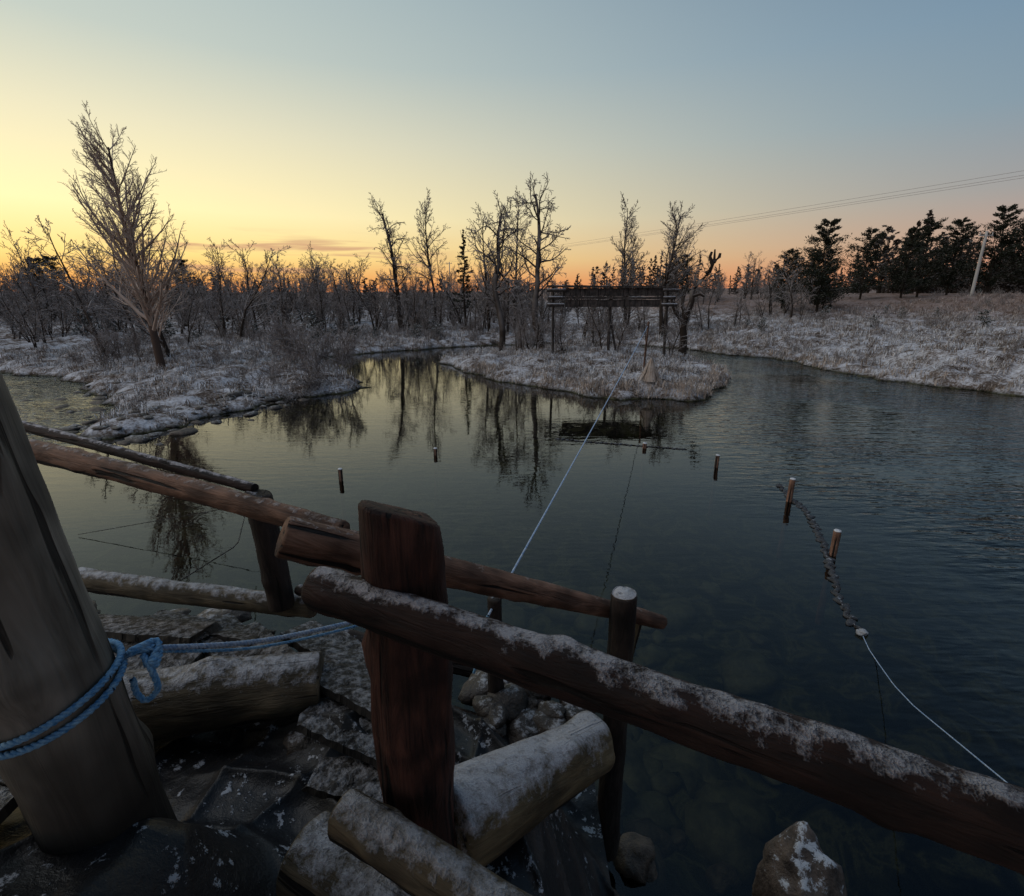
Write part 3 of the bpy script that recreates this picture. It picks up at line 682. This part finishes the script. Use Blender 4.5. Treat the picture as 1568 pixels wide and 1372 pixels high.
# ------------------------------------------------------------ water
me=mesh('water',[(-3500,-3500,0),(3500,-3500,0),(3500,3500,0),(-3500,3500,0)],[(0,1,2,3)])
mw=bpy.data.materials.new('river_water');mw.use_nodes=True;t=NT(mw.node_tree)
t.n.remove(t.n['Principled BSDF']);out=t.n['Material Output']
P=t.a('ShaderNodeNewGeometry').outputs['Position'];s=t.a('ShaderNodeSeparateXYZ');t.c(P,s.inputs[0])
X=s.outputs[0];Y=s.outputs[1]
r1=t.mr(t.math('SUBTRACT',X,t.math('MULTIPLY',Y,.10)),2.2,6.5,.06,1.15)
r2=t.mr(X,-8.3,-10,0,2.6)
wav=t.noise(t.mapping(P,(.9,3.6,1),rot=(0,0,math.radians(-24))),1.7,2,.5,.3)
wav2=t.noise(t.mapping(P,(2,5,1),rot=(0,0,math.radians(15))),2.6,1,.5,.2)
pr_=t.mr(t.noise(P,.3,1,.5),.38,.62,.25,1)
amp=t.math('MULTIPLY',t.math('ADD',r1,r2),pr_)
hh=t.math('MULTIPLY',t.math('ADD',wav,t.math('MULTIPLY',wav2,.4)),amp)
bmp=t.a('ShaderNodeBump');bmp.inputs['Strength'].default_value=1;bmp.inputs['Distance'].default_value=.05;t.c(hh,bmp.inputs['Height'])
gl=t.a('ShaderNodeBsdfGlossy');gl.inputs['Roughness'].default_value=.012;gl.inputs['Color'].default_value=(.97,.97,.97,1);t.c(bmp.outputs[0],gl.inputs['Normal'])
tr=t.a('ShaderNodeBsdfTransparent');tr.inputs['Color'].default_value=(.56,.57,.46,1)
fr=t.a('ShaderNodeFresnel');fr.inputs['IOR'].default_value=1.38;t.c(bmp.outputs[0],fr.inputs['Normal'])
mx=t.a('ShaderNodeMixShader');t.c(fr.outputs[0],mx.inputs[0]);t.c(tr.outputs[0],mx.inputs[1]);t.c(gl.outputs[0],mx.inputs[2]);t.c(mx.outputs[0],out.inputs[0])
obj('water',me,mw,smooth=False)

# ------------------------------------------------------------ sky
SUNAZ=math.radians(-50)
w=bpy.data.worlds.new('World');scene.world=w;w.use_nodes=True;t=NT(w.node_tree)
bg=t.n['Background']
G=t.a('ShaderNodeTexCoord').outputs['Generated']
nrm=t.a('ShaderNodeVectorMath',operation='NORMALIZE');t.c(G,nrm.inputs[0])
s=t.a('ShaderNodeSeparateXYZ');t.c(nrm.outputs[0],s.inputs[0]);z=t.math('MAXIMUM',s.outputs[2],0.0)
hl=t.math('SQRT',t.math('MAXIMUM',t.math('SUBTRACT',1,t.math('MULTIPLY',s.outputs[2],s.outputs[2])),.0001))
dot=t.math('DIVIDE',t.math('ADD',t.math('MULTIPLY',s.outputs[0],math.sin(SUNAZ)),t.math('MULTIPLY',s.outputs[1],math.cos(SUNAZ))),hl)
fac=t.math('POWER',t.math('MAXIMUM',t.math('DIVIDE',t.math('ADD',dot,.15),1.15),0),1.55)
ra=t.ramp(z,[(0,lin(244,140,84)),(.03,lin(255,184,100)),(.065,lin(255,222,136,1.15)),(.13,lin(255,238,178,1.2)),(.24,lin(240,232,196,1.06)),(.34,lin(204,213,202)),(.6,lin(148,178,195)),(1,lin(120,152,180))])
rb=t.ramp(z,[(0,lin(212,122,88)),(.03,lin(212,144,112)),(.08,lin(190,158,142)),(.14,lin(160,158,158)),(.24,lin(131,154,170)),(.34,lin(118,146,169)),(.5,lin(92,122,152)),(.7,lin(66,94,128)),(1,lin(100,130,162))])
skyc=t.mix(fac,rb,ra)
cm=t.mapping(nrm.outputs[0],(3.0,3.0,38));cn=t.noise(cm,1.5,3,.55,.4)
cd=Vector((math.sin(math.radians(-22)),math.cos(math.radians(-22)),0))
dd=t.math('ADD',t.math('MULTIPLY',s.outputs[0],cd.x),t.math('MULTIPLY',s.outputs[1],cd.y))
m1=t.mr(dd,.955,.99)
m2=t.ramp(s.outputs[2],[(.025,(0,0,0)),(.05,(1,1,1)),(.085,(1,1,1)),(.11,(0,0,0))])
cmask=t.math('MULTIPLY',t.math('MULTIPLY',m1,m2),t.mr(cn,.50,.62,0,.75))
skyc=t.mix(cmask,skyc,lin(206,152,124))
nis=t.a('ShaderNodeTexSky');nis.sky_type='NISHITA';nis.sun_disc=False;nis.sun_elevation=math.radians(2);nis.sun_rotation=SUNAZ
ns=t.a('ShaderNodeVectorMath',operation='SCALE');t.c(nis.outputs[0],ns.inputs[0]);ns.inputs['Scale'].default_value=.08
fin=t.mix(.03,skyc,ns.outputs[0])
t.c(fin,bg.inputs[0]);bg.inputs[1].default_value=1.0
sl=bpy.data.lights.new('sky_fill','SUN');sl.energy=1.25;sl.angle=math.radians(70);sl.color=(1,.93,.88)  # broad fill lamp added from the left rear, standing in for skylight
so=bpy.data.objects.new('sky_fill',sl);col().objects.link(so)
az=math.radians(-105)
dv=Vector((math.sin(az),math.cos(az),math.tan(math.radians(50))))
so.rotation_mode='QUATERNION';so.rotation_quaternion=dv.to_track_quat('Z','Y')

# ------------------------------------------------------------ camera
cam=bpy.data.cameras.new('camera');co_=bpy.data.objects.new('camera',cam);col().objects.link(co_)
cam.lens=18;cam.sensor_width=36;cam.sensor_fit='HORIZONTAL';cam.clip_start=.05;cam.clip_end=8000
co_.location=(0,0,2.8);co_.rotation_euler=(math.radians(90-16.4),0,0)
scene.camera=co_
print('grid',nx,ny,'objs',len(bpy.data.objects))
